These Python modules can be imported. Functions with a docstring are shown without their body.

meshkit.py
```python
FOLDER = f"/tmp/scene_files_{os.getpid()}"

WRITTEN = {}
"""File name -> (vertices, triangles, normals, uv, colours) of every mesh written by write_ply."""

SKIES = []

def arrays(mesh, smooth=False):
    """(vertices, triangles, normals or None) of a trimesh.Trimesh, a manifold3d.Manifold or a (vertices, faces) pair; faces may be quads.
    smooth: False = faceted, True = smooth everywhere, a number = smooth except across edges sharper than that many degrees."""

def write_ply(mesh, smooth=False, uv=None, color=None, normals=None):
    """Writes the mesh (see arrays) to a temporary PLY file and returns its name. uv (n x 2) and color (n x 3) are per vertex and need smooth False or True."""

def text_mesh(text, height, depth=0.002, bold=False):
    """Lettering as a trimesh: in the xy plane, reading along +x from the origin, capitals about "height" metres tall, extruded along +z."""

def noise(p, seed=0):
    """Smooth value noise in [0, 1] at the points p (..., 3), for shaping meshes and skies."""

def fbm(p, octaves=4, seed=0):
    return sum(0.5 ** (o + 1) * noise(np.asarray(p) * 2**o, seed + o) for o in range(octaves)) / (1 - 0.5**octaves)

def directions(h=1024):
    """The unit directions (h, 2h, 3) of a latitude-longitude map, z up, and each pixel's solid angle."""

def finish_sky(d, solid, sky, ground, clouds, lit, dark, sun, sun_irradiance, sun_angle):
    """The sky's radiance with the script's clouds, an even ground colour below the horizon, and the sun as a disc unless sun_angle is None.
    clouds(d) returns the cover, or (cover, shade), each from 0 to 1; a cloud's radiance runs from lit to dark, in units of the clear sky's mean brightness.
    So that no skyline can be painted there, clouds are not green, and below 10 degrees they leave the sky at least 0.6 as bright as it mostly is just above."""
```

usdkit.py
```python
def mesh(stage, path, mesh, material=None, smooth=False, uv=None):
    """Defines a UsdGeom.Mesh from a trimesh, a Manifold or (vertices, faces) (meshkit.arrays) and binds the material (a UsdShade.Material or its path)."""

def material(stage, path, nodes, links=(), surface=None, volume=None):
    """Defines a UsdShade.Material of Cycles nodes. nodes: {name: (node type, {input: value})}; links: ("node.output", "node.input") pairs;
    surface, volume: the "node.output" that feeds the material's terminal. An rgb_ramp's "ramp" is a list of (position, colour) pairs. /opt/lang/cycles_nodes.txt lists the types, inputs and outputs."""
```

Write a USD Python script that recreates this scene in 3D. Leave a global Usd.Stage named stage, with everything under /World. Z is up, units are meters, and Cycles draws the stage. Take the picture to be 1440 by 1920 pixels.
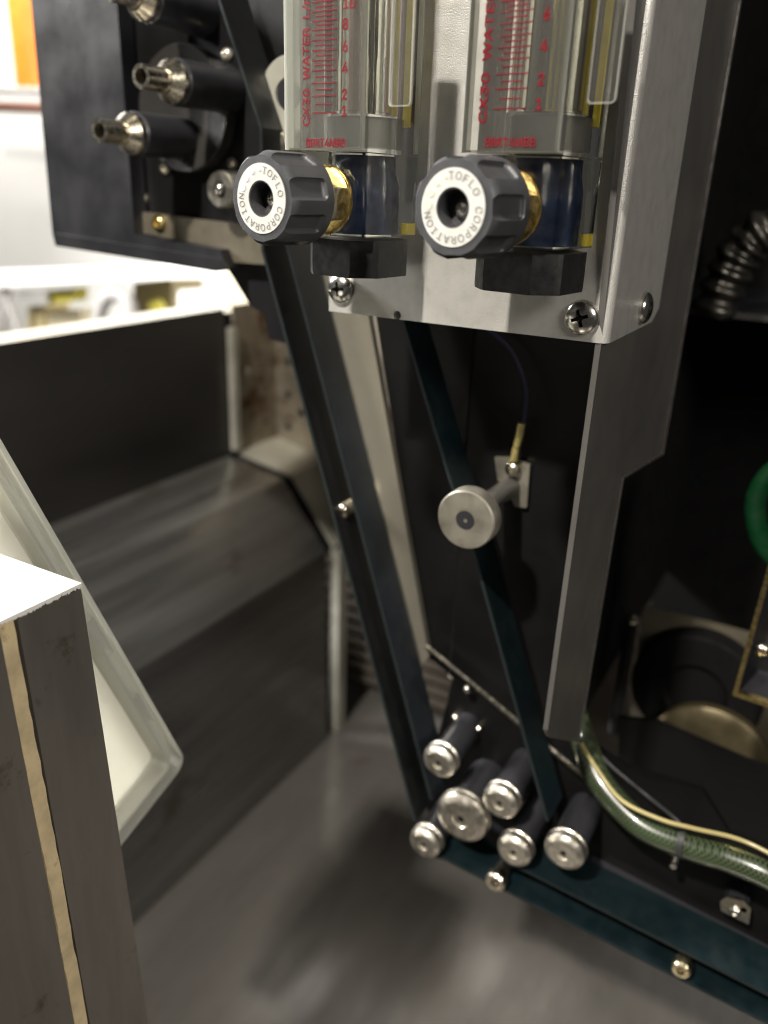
import math, random
import numpy as np, trimesh, usdkit, meshkit
import manifold3d as m3
from shapely.geometry import Polygon, LineString, Point, box as sbox
from shapely.ops import unary_union
from shapely import affinity
from pxr import Usd, UsdGeom, UsdLux, UsdShade, Gf, Sdf

random.seed(7); np.random.seed(7)
stage = Usd.Stage.CreateInMemory()
UsdGeom.SetStageUpAxis(stage, UsdGeom.Tokens.z); UsdGeom.SetStageMetersPerUnit(stage, 1.0)
W = UsdGeom.Xform.Define(stage, '/World'); stage.SetDefaultPrim(W.GetPrim())
UsdGeom.Scope.Define(stage, '/World/Looks')

# ---------------------------------------------------------------- camera (at the origin, machine axes: x right, y into the machine, z up)
F, CX, CY = 1530.0, 720.0, 960.0
def _vd(x, y):
    v = np.array([(x - CX) / F, (y - CY) / F, 1.0]); return v / np.linalg.norm(v)
_Z = -_vd(580, 4800); _Y = _vd(1650, 400); _Y = _Y - _Z * (_Y @ _Z); _Y /= np.linalg.norm(_Y); _X = np.cross(_Y, _Z)
MC = np.array([_X, _Y, _Z])
def ray(px, py): return MC @ np.array([(px - CX) / F, (py - CY) / F, 1.0])
def at(px, py, **k):
    """the world point of a photo pixel on the plane x=, y= or z="""
    (a, val), = k.items(); d = ray(px, py); return d * (val / d['xyz'.index(a)])
def depth(p): return float(MC[:, 2] @ np.asarray(p))
def size(px, p): return px * depth(p) / F
cam = UsdGeom.Camera.Define(stage, '/World/Camera')
r, d, k = MC[:, 0], MC[:, 1], MC[:, 2]
cam.AddTransformOp().Set(Gf.Matrix4d(*[float(v) for row in (list(r) + [0], list(-d) + [0], list(-k) + [0], [0, 0, 0, 1]) for v in row]))
cam.CreateHorizontalApertureAttr(36.0); cam.CreateFocalLengthAttr(36.0 * F / 1440)
cam.CreateFStopAttr(9.5); cam.CreateFocusDistanceAttr(0.262)
cam.CreateClippingRangeAttr(Gf.Vec2f(0.01, 100.0))
cam.CreateExposureAttr(0.0)

# ---------------------------------------------------------------- light: workshop lamps overhead, added fill lamps and a weak even room light
def rect(name, pos, aim, w, h, power, color):
    L = UsdLux.RectLight.Define(stage, '/World/' + name)
    pos, aim = np.array(pos, float), np.array(aim, float)
    z = pos - aim; z /= np.linalg.norm(z); up = np.array([0, 0, 1.0]) if abs(z[2]) < .95 else np.array([0, 1.0, 0])
    x = np.cross(up, z); x /= np.linalg.norm(x); y = np.cross(z, x)
    L.AddTransformOp().Set(Gf.Matrix4d(*[float(v) for row in (list(x) + [0], list(y) + [0], list(z) + [0], list(pos) + [1]) for v in row]))
    L.CreateWidthAttr(w); L.CreateHeightAttr(h); L.CreateIntensityAttr(power); L.CreateColorAttr(Gf.Vec3f(*color)); L.CreateNormalizeAttr(False)
    return L
rect('workshop_lamp', (-0.21, -0.70, 0.95), (-0.15, 0.3, -0.25), 0.07, 0.055, 3500.0, (1.0, 0.94, 0.84))
rect('side_lamp', (0.95, -0.45, 0.55), (-0.15, 0.2, -0.15), 0.4, 0.3, 34.0, (1.0, 0.94, 0.85))
rect('post_fill', (-1.35, 0.18, 0.56), (-0.2, 0.18, -0.15), 0.3, 0.3, 250.0, (1.0, 0.98, 0.95))  # unseen lamp added to blow out the post top and backlight the bin
rect('background_fill', (-1.35, 0.92, 0.75), (-1.35, 1.5, 0.62), 1.5, 0.5, 14.0, (1.0, 0.98, 0.94))  # unseen lamp added to brighten only the workshop background
usdkit.material(stage, '/World/Looks/room_light', {'b': ('background_shader', {'color': (1.0, 0.95, 0.87), 'strength': 0.045})}, surface='b.background')
dome = UsdLux.DomeLight.Define(stage, '/World/sky')
UsdShade.MaterialBindingAPI.Apply(dome.GetPrim()).Bind(UsdShade.Material.Get(stage, '/World/Looks/room_light'))
dome.GetPrim().SetCustomDataByKey('kind', 'structure')

# ---------------------------------------------------------------- materials
MAT = {}
def surf(name, color, rough=.5, metal=0., var=.15, scale=40., bump=0., bscale=400., rvar=.15, stretch=(1, 1, 1), spots=None, coat=0., spec=.5, color2=None, aniso=0.):
    """principled material with procedural tone variation, uneven gloss and fine relief"""
    c = np.array(color, float); c2 = np.array(color2, float) if color2 is not None else c * (1 - var)
    n = {'g': ('texture_coordinate', {}), 'm': ('mapping', {'scale': stretch}),
         'n1': ('noise_texture', {'scale': scale, 'detail': 5., 'roughness': .62}),
         'r1': ('rgb_ramp', {'ramp': [(.32, tuple(c2)), (.68, tuple(np.minimum(c * (1 + var * .6), 1)))]}),
         'n2': ('noise_texture', {'scale': scale * 2.3, 'detail': 4.}),
         'mr': ('map_range', {'from_min': .3, 'from_max': .7, 'to_min': max(rough - rvar, .03), 'to_max': min(rough + rvar, 1)}),
         'p': ('principled_bsdf', {'metallic': metal, 'specular_ior_level': spec, 'coat_weight': coat, 'anisotropic': aniso})}
    L = [('g.object', 'm.vector'), ('m.vector', 'n1.vector'), ('m.vector', 'n2.vector'), ('n1.fac', 'r1.fac'), ('n2.fac', 'mr.value'), ('mr.result', 'p.roughness')]
    if spots:      # (colour, scale, threshold): worn or dirty specks
        n['n3'] = ('noise_texture', {'scale': spots[1], 'detail': 6., 'roughness': .7})
        n['r3'] = ('rgb_ramp', {'ramp': [(spots[2], (0, 0, 0)), (min(spots[2] + .1, 1), (1, 1, 1))]})
        n['mx'] = ('mix_color', {'b': tuple(spots[0])})
        L += [('g.object', 'n3.vector'), ('n3.fac', 'r3.fac'), ('r3.color', 'mx.fac'), ('r1.color', 'mx.a'), ('mx.result', 'p.base_color')]
    else: L += [('r1.color', 'p.base_color')]
    if bump:
        n['n4'] = ('noise_texture', {'scale': bscale, 'detail': 3.}); n['b'] = ('bump', {'strength': bump, 'distance': .0004})
        L += [('m.vector', 'n4.vector'), ('n4.fac', 'b.height'), ('b.normal', 'p.normal')]
    MAT[name] = usdkit.material(stage, '/World/Looks/' + name, n, L, surface='p.BSDF')
def plastic_clear(name, tint, rough=.02, amount=.0):
    n = {'t': ('transparent_bsdf', {'color': tint}), 'g': ('glossy_bsdf', {'roughness': rough}), 'f': ('fresnel', {'IOR': 1.49}), 'm': ('mix_closure', {}),
         'd': ('diffuse_bsdf', {'color': (.8, .8, .74)}), 'm2': ('mix_closure', {'fac': amount})}
    MAT[name] = usdkit.material(stage, '/World/Looks/' + name, n, [('f.fac', 'm.fac'), ('t.BSDF', 'm.closure1'), ('g.BSDF', 'm.closure2'), ('m.closure', 'm2.closure1'), ('d.BSDF', 'm2.closure2')], surface='m2.closure')

surf('silver_paint', (.46, .45, .425), .36, .5, .07, 60, .4, 2200, .06)
surf('black_paint', (.020, .020, .023), .34, 0, .3, 25, .12, 900, .08)
surf('blue_black_paint', (.0090, .0090, .0105), .36, 0, .25, 18, .1, 900, .08, spec=.4)
surf('frame_paint', (.085, .081, .076), .36, .2, .2, 20, .12, 900, .06)
surf('drum_paint', (.040, .038, .036), .24, .3, .15, 30, .08, 900, .06)
surf('frame_highlight', (.16, .15, .14), .28, .5, .1, 60)  # lighter than the frame paint, holds the flange edge highlight
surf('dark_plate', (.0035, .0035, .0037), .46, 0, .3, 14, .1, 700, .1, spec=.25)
surf('steel', (.55, .53, .49), .24, 1, .12, 90, .1, 900, .08)
surf('roller_steel', (.66, .62, .54), .34, 1, .12, 120, .15, 1200, .08)
surf('worn_steel', (.46, .43, .36), .42, .9, .2, 40, .2, 500, .12, spots=((.2, .17, .12), 110, .68))
surf('screw_steel', (.66, .64, .60), .2, 1, .08, 200, 0, 1, .06)
surf('pale_brass', (.72, .63, .42), .25, 1, .15, 150, .1, 900, .08)
surf('brass', (.72, .56, .24), .25, 1, .15, 150, .1, 900, .08)
surf('nickel', (.60, .55, .45), .24, 1, .12, 150, .1, 900, .08)
surf('knob_plastic', (.040, .041, .044), .42, 0, .12, 120, .2, 2500, .06)
surf('cap_plastic', (.012, .012, .012), .3, 0, .2, 120, .08, 900, .06)
surf('label_white', (.44, .435, .41), .5, 0, .10, 300, spots=((.3, .29, .26), 500, .66))
surf('ink_grey', (.17, .17, .165), .6); surf('ink_dot', (.42, .44, .50), .6); surf('ink_dot_green', (.50, .53, .40), .6)
surf('ink_red', (.13, .004, .009), .7, spec=.1)
surf('navy_rubber', (.008, .018, .055), .3, 0, .3, 80)
surf('amber', (.72, .58, .05), .25, 0, .15, 60)
surf('belt_black', (.006, .0065, .007), .5, 0, .3, 60, .2, 900, .1, spec=.3)
surf('belt_blue', (.010, .013, .017), .5, 0, .25, 60, .2, 900, .1, spec=.35)
surf('belt_teal', (.002, .007, .009), .5, 0, .25, 60, .2, 900, .1, spec=.3)
surf('belt_edge', (.010, .014, .014), .8, 0, .2, 80, spec=.15)
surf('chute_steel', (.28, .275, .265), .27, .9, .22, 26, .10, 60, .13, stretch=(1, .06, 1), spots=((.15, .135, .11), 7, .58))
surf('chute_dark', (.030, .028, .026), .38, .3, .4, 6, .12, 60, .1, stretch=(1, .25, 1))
surf('pan_steel', (.115, .107, .098), .26, .40, .3, 8, .15, 80, .14, stretch=(1, .3, 1), spots=((.09, .075, .06), 16, .62))
surf('zinc', (.50, .49, .42), .45, .6, .15, 30, .1, 500, .1)
surf('vent_brown', (.06, .05, .04), .5, .2, .3, 30)
surf('rusty_zinc', (.30, .265, .21), .42, .75, .3, 25, .2, 400, .1, spots=((.10, .05, .02), 28, .52))
surf('white_plastic', (.80, .79, .72), .4, 0, .04, 30)
surf('post_brown', (.285, .262, .232), .30, .7, .40, 16, .3, 160, .13, stretch=(1, 1, .15), spots=((.12, .09, .065), 40, .6))
surf('glue', (.62, .50, .30), .5, 0, .3, 60, .4, 300, spots=((.25, .17, .09), 60, .6))
surf('post_white', (.82, .81, .78), .5, 0, .05, 60, .3, 500)
surf('bar_steel', (.40, .37, .30), .36, .8, .10, 9, .12, 500, .08, spots=((.2, .17, .12), 130, .72))
surf('beige_plate', (.115, .10, .072), .45, .4, .2, 30)
surf('duct_steel', (.085, .08, .07), .32, .9, .2, 60)
surf('gold_plate', (.11, .09, .05), .35, .7, .25, 30)
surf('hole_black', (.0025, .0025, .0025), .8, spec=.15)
surf('hose_green', (.055, .10, .06), .35, 0, .3, 220, coat=.3)
surf('hose_bright', (.002, .026, .008), .35, 0, .2, 60)
surf('wire_yellow', (.30, .25, .10), .5); surf('wire_black', (.02, .02, .02), .45); surf('wire_blue', (.012, .014, .05), .45)
surf('terminal', (.72, .62, .25), .35, .7, .15, 200)
surf('room_white', (.82, .81, .78), .6, 0, .04, 3); surf('room_grey', (.42, .41, .40), .5); surf('orange', (.80, .22, .02), .5); surf('brown_pipe', (.16, .07, .045), .5)
surf('cream', (.66, .60, .44), .6); surf('tan', (.48, .40, .22), .6); surf('yellow_lamp', (.80, .72, .12), .5)
plastic_clear('acrylic', (.985, .985, .955)); plastic_clear('acrylic_cover', (.99, .99, .98), .02, .035)
plastic_clear('clear_tab', (.95, .95, .91), .05, .16); plastic_clear('acrylic_edge', (.95, .95, .91), .1, .36); plastic_clear('smoke_grey', (.50, .50, .48), .1, .12)  # whitish share of acrylic_edge stands in for reflections on the meter edges
plastic_clear('clear_rim', (.93, .93, .91), .05, .28); plastic_clear('red_sheen', (.90, .72, .72), .05, .06)  # red tint for the painted reflection of the scale
MAT['base_glass'] = usdkit.material(stage, '/World/Looks/base_glass', {'p': ('principled_bsdf', {'base_color': (.99, .985, .86), 'roughness': .015, 'transmission_weight': 1., 'ior': 1.49})}, surface='p.BSDF')
MAT['body_glass'] = usdkit.material(stage, '/World/Looks/body_glass', {'p': ('principled_bsdf', {'base_color': (.99, .99, .95), 'roughness': .02, 'transmission_weight': 1., 'ior': 1.49})}, surface='p.BSDF')
MAT['tube_glass'] = usdkit.material(stage, '/World/Looks/tube_glass', {'p': ('principled_bsdf', {'base_color': (.98, .98, .93), 'roughness': .01, 'transmission_weight': 1., 'ior': 1.47})}, surface='p.BSDF')
MAT['milky_plastic'] = usdkit.material(stage, '/World/Looks/milky_plastic', {'n': ('noise_texture', {'scale': 25.}), 'r': ('rgb_ramp', {'ramp': [(.3, (.80, .79, .72)), (.7, (.85, .84, .78))]}), 'd': ('principled_bsdf', {'roughness': .35}), 't': ('translucent_bsdf', {}), 'm': ('mix_closure', {'fac': .45})}, [('n.fac', 'r.fac'), ('r.color', 'd.base_color'), ('r.color', 't.color'), ('d.BSDF', 'm.closure1'), ('t.BSDF', 'm.closure2')], surface='m.closure')
def braid():
    n = {'g': ('texture_coordinate', {}), 'w1': ('wave_texture', {'scale': 260., 'distortion': .4}), 'm': ('mapping', {'rotation': (0, .9, .5)}),
         'w2': ('wave_texture', {'scale': 260., 'distortion': .4}), 'm2': ('mapping', {'rotation': (0, -.7, -.5)}),
         'x': ('mix_color', {'blend_type': 'lighten', 'fac': 1.}), 'r': ('rgb_ramp', {'ramp': [(.45, (.006, .011, .006)), (.95, (.045, .06, .03))]}), 'p': ('principled_bsdf', {'roughness': .3, 'coat_weight': .4})}
    MAT['hose_braid'] = usdkit.material(stage, '/World/Looks/hose_braid', n, [('g.object', 'm.vector'), ('g.object', 'm2.vector'), ('m.vector', 'w1.vector'), ('m2.vector', 'w2.vector'), ('w1.color', 'x.a'), ('w2.color', 'x.b'), ('x.result', 'r.fac'), ('r.color', 'p.base_color')], surface='p.BSDF')
braid()

# ---------------------------------------------------------------- helpers
used = {}
def numbered(parent, name):
    key = (str(parent), name); n = used.get(key, 0); used[key] = n + 1
    return name if n == 0 else f'{name}_{n:03d}'
def tag(prim, label=None, cat=None, group=None, kind=None):
    for kk, v in (('label', label), ('category', cat), ('group', group), ('kind', kind)):
        if v: prim.SetCustomDataByKey(kk, v)
    return prim
def thing(name, label, cat, loc=(0, 0, 0), group=None, rotz=0., kind=None):
    x = UsdGeom.Xform.Define(stage, '/World/' + numbered('/World', name))
    x.AddTranslateOp().Set(Gf.Vec3d(*map(float, loc)))
    if rotz: x.AddRotateZOp().Set(rotz)
    p = x.GetPrim(); tag(p, label, cat, group, kind); ORG[str(p.GetPath())] = np.array(loc, float); return p
ORG = {}
def obj(name, mesh, mat, parent=None, smooth=30, label=None, local=False):
    """ONE mesh prim. World-space geometry is moved into the thing's own frame unless local."""
    pp = parent.GetPath() if parent else Sdf.Path('/World')
    if isinstance(mesh, (list, tuple)) and not isinstance(mesh[0], np.ndarray): mesh = trimesh.util.concatenate([tm(q) for q in mesh])
    mesh = tm(mesh)
    if parent is not None and not local:
        o = ORG.get('/'.join(str(pp).split('/')[:3]))
        if o is not None and np.any(o): mesh = mesh.copy(); mesh.apply_translation(-o)
    m = usdkit.mesh(stage, str(pp) + '/' + numbered(pp, name), mesh, MAT[mat], smooth=smooth)
    if label: m.GetPrim().SetCustomDataByKey('label', label)
    return m.GetPrim()
def single(name, mesh, mat, label=None, cat=None, group=None, kind=None, smooth=30):
    p = obj(name, mesh, mat, None, smooth); return tag(p, label, cat, group, kind)
def tm(m):
    if hasattr(m, 'to_mesh'):
        q = m.to_mesh(); return trimesh.Trimesh(q.vert_properties[:, :3], q.tri_verts, process=False)
    return m
def mani(t): return m3.Manifold(m3.Mesh(np.asarray(t.vertices, np.float32), np.asarray(t.faces, np.uint32)))
def _ext(poly, h):
    gs = [g for g in getattr(poly, 'geoms', [poly]) if g.area > 1e-12]
    return trimesh.util.concatenate([trimesh.creation.extrude_polygon(g, h, engine='earcut') for g in gs])
def ex_y(poly, y0, y1):      # polygon in (x, z)
    t = _ext(poly, y1 - y0); v = t.vertices.copy(); t.vertices = np.c_[v[:, 0], y1 - v[:, 2], v[:, 1]]; return t
def ex_x(poly, x0, x1):      # polygon in (y, z)
    t = _ext(poly, x1 - x0); v = t.vertices.copy(); t.vertices = np.c_[x0 + v[:, 2], v[:, 0], v[:, 1]]; return t
def ex_z(poly, z0, z1):
    t = _ext(poly, z1 - z0); t.apply_translation([0, 0, z0]); return t
def XZ(pts, y): return Polygon([at(*p, y=y)[[0, 2]] for p in pts])
def YZ(pts, x): return Polygon([at(*p, x=x)[[1, 2]] for p in pts])
def box(x0, x1, y0, y1, z0, z1, rnd=0.):
    if rnd:
        return tm(m3.Manifold.batch_hull([m3.Manifold.sphere(rnd, 16).translate([x, y, z]) for x in (x0 + rnd, x1 - rnd) for y in (y0 + rnd, y1 - rnd) for z in (z0 + rnd, z1 - rnd)]))
    t = trimesh.creation.box([x1 - x0, y1 - y0, z1 - z0]); t.apply_translation([(x0 + x1) / 2, (y0 + y1) / 2, (z0 + z1) / 2]); return t
RX = trimesh.transformations.rotation_matrix(math.pi / 2, [1, 0, 0])     # z -> -y (towards the viewer)
def lathe(prof, pos, sec=48):
    """profile of (radius, distance towards the viewer), axis along -y, based at pos"""
    p = [(max(a, 0.), b) for a, b in prof]
    if p[0][0] > 0: p = [(0, p[0][1])] + p
    if p[-1][0] > 0: p = p + [(0, p[-1][1])]
    t = trimesh.creation.revolve(np.array(p), sections=sec); t.fix_normals() if t.volume < 0 else None
    t.apply_transform(RX); t.apply_translation(pos); return t
def ring(r0, r1, z0, z1, pos, sec=48):
    t = ex_z(Point(0, 0).buffer(r1, sec).difference(Point(0, 0).buffer(r0, sec)), z0, z1); t.apply_transform(RX); t.apply_translation(pos); return t
def smooth_path(pts, n=10):
    p = np.array(pts, float); p = np.vstack([2 * p[0] - p[1], p, 2 * p[-1] - p[-2]]); out = []
    for i in range(1, len(p) - 2):
        for t in np.linspace(0, 1, n, endpoint=False):
            a, b, c, e = p[i - 1], p[i], p[i + 1], p[i + 2]
            out.append(.5 * (2 * b + (c - a) * t + (2 * a - 5 * b + 4 * c - e) * t * t + (3 * b - a - 3 * c + e) * t ** 3))
    return np.array(out + [p[-2]])
def tube(pts, rad, n=14, curve=True, rads=None):
    P = smooth_path(pts) if curve and len(pts) > 2 else np.array(pts, float)
    R = np.full(len(P), rad) if rads is None else np.interp(np.linspace(0, 1, len(P)), np.linspace(0, 1, len(rads)), rads)
    T = np.gradient(P, axis=0); T /= np.linalg.norm(T, axis=1)[:, None]
    u = np.cross(T[0], [0, 0, 1.0]); u = u if np.linalg.norm(u) > .1 else np.cross(T[0], [1.0, 0, 0]); V = []
    a = np.linspace(0, 2 * np.pi, n, endpoint=False)
    for q, t, rr in zip(P, T, R):
        u = u - t * (u @ t); u /= np.linalg.norm(u); w = np.cross(t, u)
        V.append(q + rr * (np.cos(a)[:, None] * u + np.sin(a)[:, None] * w))
    V = np.vstack(V + [P[:1], P[-1:]]); Fc = []
    for i in range(len(P) - 1):
        for j in range(n):
            A, B = i * n + j, i * n + (j + 1) % n; Fc += [[A, B, B + n], [A, B + n, A + n]]
    c0, c1 = len(V) - 2, len(V) - 1; e = (len(P) - 1) * n
    for j in range(n): Fc += [[c0, (j + 1) % n, j], [c1, e + j, e + (j + 1) % n]]
    return trimesh.Trimesh(V, Fc, process=False)
def rounded(poly, rr): return poly.buffer(-rr, join_style=2).buffer(rr, quad_segs=6)
def hexagon(rad, n=6, rot=0.): return Polygon([(rad * math.cos(rot + 2 * math.pi * i / n), rad * math.sin(rot + 2 * math.pi * i / n)) for i in range(n)])
def dome_screw(pos, rad, high, axis='-y', cross=True, rot=.3):
    """pan head screw with a cross recess, facing -y or +x"""
    c = [(rad, 0), (rad, high * .25)] + [(rad * math.cos(t), high * (.25 + .75 * math.sin(t))) for t in np.linspace(.15, math.pi / 2 - .05, 8)]
    s = m3.Manifold.revolve(m3.CrossSection([np.array([(0, 0)] + c + [(0, high)])]), 36)
    if cross:
        cr = unary_union([sbox(-rad * .50, -rad * .10, rad * .50, rad * .10), sbox(-rad * .10, -rad * .50, rad * .10, rad * .50), Point(0, 0).buffer(rad * .21, 6)])
        s = s - mani(ex_z(cr, 0, high)).rotate([0, 0, math.degrees(rot)]).translate([0, 0, high * .42])
    else:
        s = s - m3.Manifold.cylinder(high, rad * .45, rad * .45, 6).translate([0, 0, high * .5])
    q = tm(s)
    q.apply_transform(RX if axis == '-y' else trimesh.transformations.rotation_matrix(math.pi / 2, [0, 1, 0])); q.apply_translation(pos); return q

def recess(pos, rad, high, axis='-y', rot=.3):  # black cross plate painting the shade at the bottom of the screw slot
    cr = unary_union([sbox(-rad * .53, -rad * .12, rad * .53, rad * .12), sbox(-rad * .12, -rad * .53, rad * .12, rad * .53)])
    q = ex_z(affinity.rotate(cr, math.degrees(rot), (0, 0)), high * .42 - .0002, high * .42 + .0002)
    q.apply_transform(RX if axis == '-y' else trimesh.transformations.rotation_matrix(math.pi / 2, [0, 1, 0])); q.apply_translation(pos); return q
# ---------------------------------------------------------------- the setting: machine pan below, workshop wall far behind
Zp = -0.558
single('pan_floor', box(-.62, .45, -.25, 1.0, Zp - .003, Zp), 'pan_steel', kind='structure')
YBG = 1.45
single('workshop_wall', box(-3.2, .1, YBG, YBG + .05, -1.2, 1.4), 'room_white', kind='structure')

# ---------------------------------------------------------------- sheet steel chute on the left
chute = thing('chute', 'long dull grey steel chute with a narrow shelf, behind the white plastic bin', 'chute', (-.45, .3, -.3))
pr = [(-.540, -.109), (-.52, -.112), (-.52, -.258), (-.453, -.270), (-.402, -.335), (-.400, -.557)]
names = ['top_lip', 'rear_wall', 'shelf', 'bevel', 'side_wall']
def sheet(a, b, y0, y1, t=.0015):
    a, b = np.array(a), np.array(b); n = np.array([-(b - a)[1], (b - a)[0]]); n = n / np.linalg.norm(n)
    if n @ np.array([-1, -1]) < 0: n = -n
    return ex_y(Polygon([a, b, b + n * t, a + n * t]), y0, y1)
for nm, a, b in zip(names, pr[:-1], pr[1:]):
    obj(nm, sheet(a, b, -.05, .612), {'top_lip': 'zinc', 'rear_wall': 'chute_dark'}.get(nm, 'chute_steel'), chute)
endp = thing('chute_end_bracket', 'stained steel end bracket with drilled holes closing the far end of the chute', 'bracket', (-.45, .68, -.3))
YE = float(at(515, 740, x=-.52)[1])
for nm, a, b in zip(['rear_wall', 'shelf', 'bevel'], pr[1:4], pr[2:5]):
    obj(nm, sheet(np.array(a) + .002, np.array(b) + .002, .622, YE, .002), 'rusty_zinc' if nm == 'rear_wall' else 'zinc', endp)
for a, b in zip(pr[1:4], pr[2:5]):  # black strips added behind the joint gap to darken it
    obj('gap_dark', sheet(np.array(a) - .006, np.array(b) - .006, .600, .634, .003), 'hole_black', endp)
face = sbox(-.52, -.268, -.25, -.112)
for hx, hy in ((540, 680), (540, 740), (565, 775), (540, 800), (578, 700)):
    q = at(hx, hy, y=YE); face = face.difference(Point(q[0], q[2]).buffer(.0042, 8))
obj('end_plate', ex_y(face, YE, YE + .002), 'rusty_zinc', endp)
obj('hole_backing', ex_y(sbox(-.52, -.268, -.25, -.112), YE + .012, YE + .014), 'hole_black', endp)
q = at(462, 700, x=-.518); obj('bolt', dome_screw(q, .0052, .003, '+x', False), 'worn_steel', endp)
a = at(436, 640, x=-.515); obj('bend_strip', box(-.5185, -.512, a[1] - .004, a[1] + .004, -.252, -.13), 'zinc', endp)
vent = thing('vent_panel', 'dark ribbed vent panel behind the black belts at the far end of the pan', 'panel', (-.33, YE + .02, Zp))
obj('light_block', box(-.60, -.597, .10, YE + .03, Zp, -.275), 'vent_brown', vent)  # unseen sheet added to stop lamp light leaking under the chute
obj('back_sheet', box(-.62, -.10, YE + .03, YE + .034, Zp, -.25), 'vent_brown', vent)
for i in range(16):
    z = -.30 - i * .0155
    obj('rib', box(-.60, -.15, YE + .012, YE + .03, z - .004, z + .003), 'vent_brown', vent)
q = at(622, 1200, y=.63)
single('corner_post', box(q[0] - .002, q[0] + .008, .63, .645, Zp, -.338), 'zinc', 'slim upright steel corner post at the far end of the chute wall', 'post')

# ---------------------------------------------------------------- machine frame: dark deep plate, flange, diagonal bar
XF = -.0712
frame = thing('machine', 'dark painted machine side with an upright flange, standing behind the silver bracket', 'machine', (-.1, .338, -.3))
YP = .338
fl = Polygon([at(1128, -70, x=XF)[[1, 2]] * [0, 1] + [.262, 0], at(1128, 640, x=XF)[[1, 2]], at(1027, 1370, x=XF)[[1, 2]], at(1032, 1383, x=XF)[[1, 2]], at(1082, 1392, x=XF)[[1, 2]], at(1165, 895, x=XF)[[1, 2]], at(1240, 850, x=XF)[[1, 2]], at(1397, -70, x=XF)[[1, 2]]])
bead = [at(*p_, x=XF) for p_ in ((1397, -70), (1240, 850), (1165, 895), (1082, 1392))]
obj('edge_highlight', [tube([bead[i] + [.0004, 0, 0], bead[i + 1] + [.0004, 0, 0]], .0007, 8) for i in range(3)], 'frame_highlight', frame)  # lighter bead added to carry the highlight along the flange edge
obj('flange', mani(ex_x(rounded(fl, .0012), XF - .002, XF)), 'frame_paint', frame)
fl2 = Polygon([at(1240, 850, x=XF)[[1, 2]], at(1397, -70, x=XF)[[1, 2]], at(1397, -70, x=XF)[[1, 2]] + [.03, 0], at(1240, 850, x=XF)[[1, 2]] + [.03, .01]])
obj('rear_lip', ex_x(fl2, XF - .016, XF - .0035), 'black_paint', frame)
sx = at(868, 925, y=YP)[0]
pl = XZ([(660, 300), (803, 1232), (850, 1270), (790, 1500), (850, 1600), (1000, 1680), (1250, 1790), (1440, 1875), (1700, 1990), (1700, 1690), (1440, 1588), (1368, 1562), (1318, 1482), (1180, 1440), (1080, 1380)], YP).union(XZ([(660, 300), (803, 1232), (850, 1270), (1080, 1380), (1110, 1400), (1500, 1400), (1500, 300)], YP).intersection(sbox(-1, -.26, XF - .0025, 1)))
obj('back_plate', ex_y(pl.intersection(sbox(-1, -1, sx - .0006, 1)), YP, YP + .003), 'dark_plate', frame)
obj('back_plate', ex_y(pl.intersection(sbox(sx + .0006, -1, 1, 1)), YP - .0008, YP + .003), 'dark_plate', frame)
obj('seam_strip', box(sx - .002, sx + .002, YP + .0032, YP + .0045, -.24, .02), 'zinc', frame)
bar = XZ([(540, 300), (640, 300), (692, 600), (804, 1232), (790, 1245), (742, 1190), (640, 900), (560, 520)], YP - .006)
obj('diagonal_bar', ex_y(rounded(bar, .0005), YP - .006, YP - .002), 'bar_steel', frame)
q0, q1 = at(800, 1212, y=.332), at(1132, 1486, y=.332)
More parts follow.
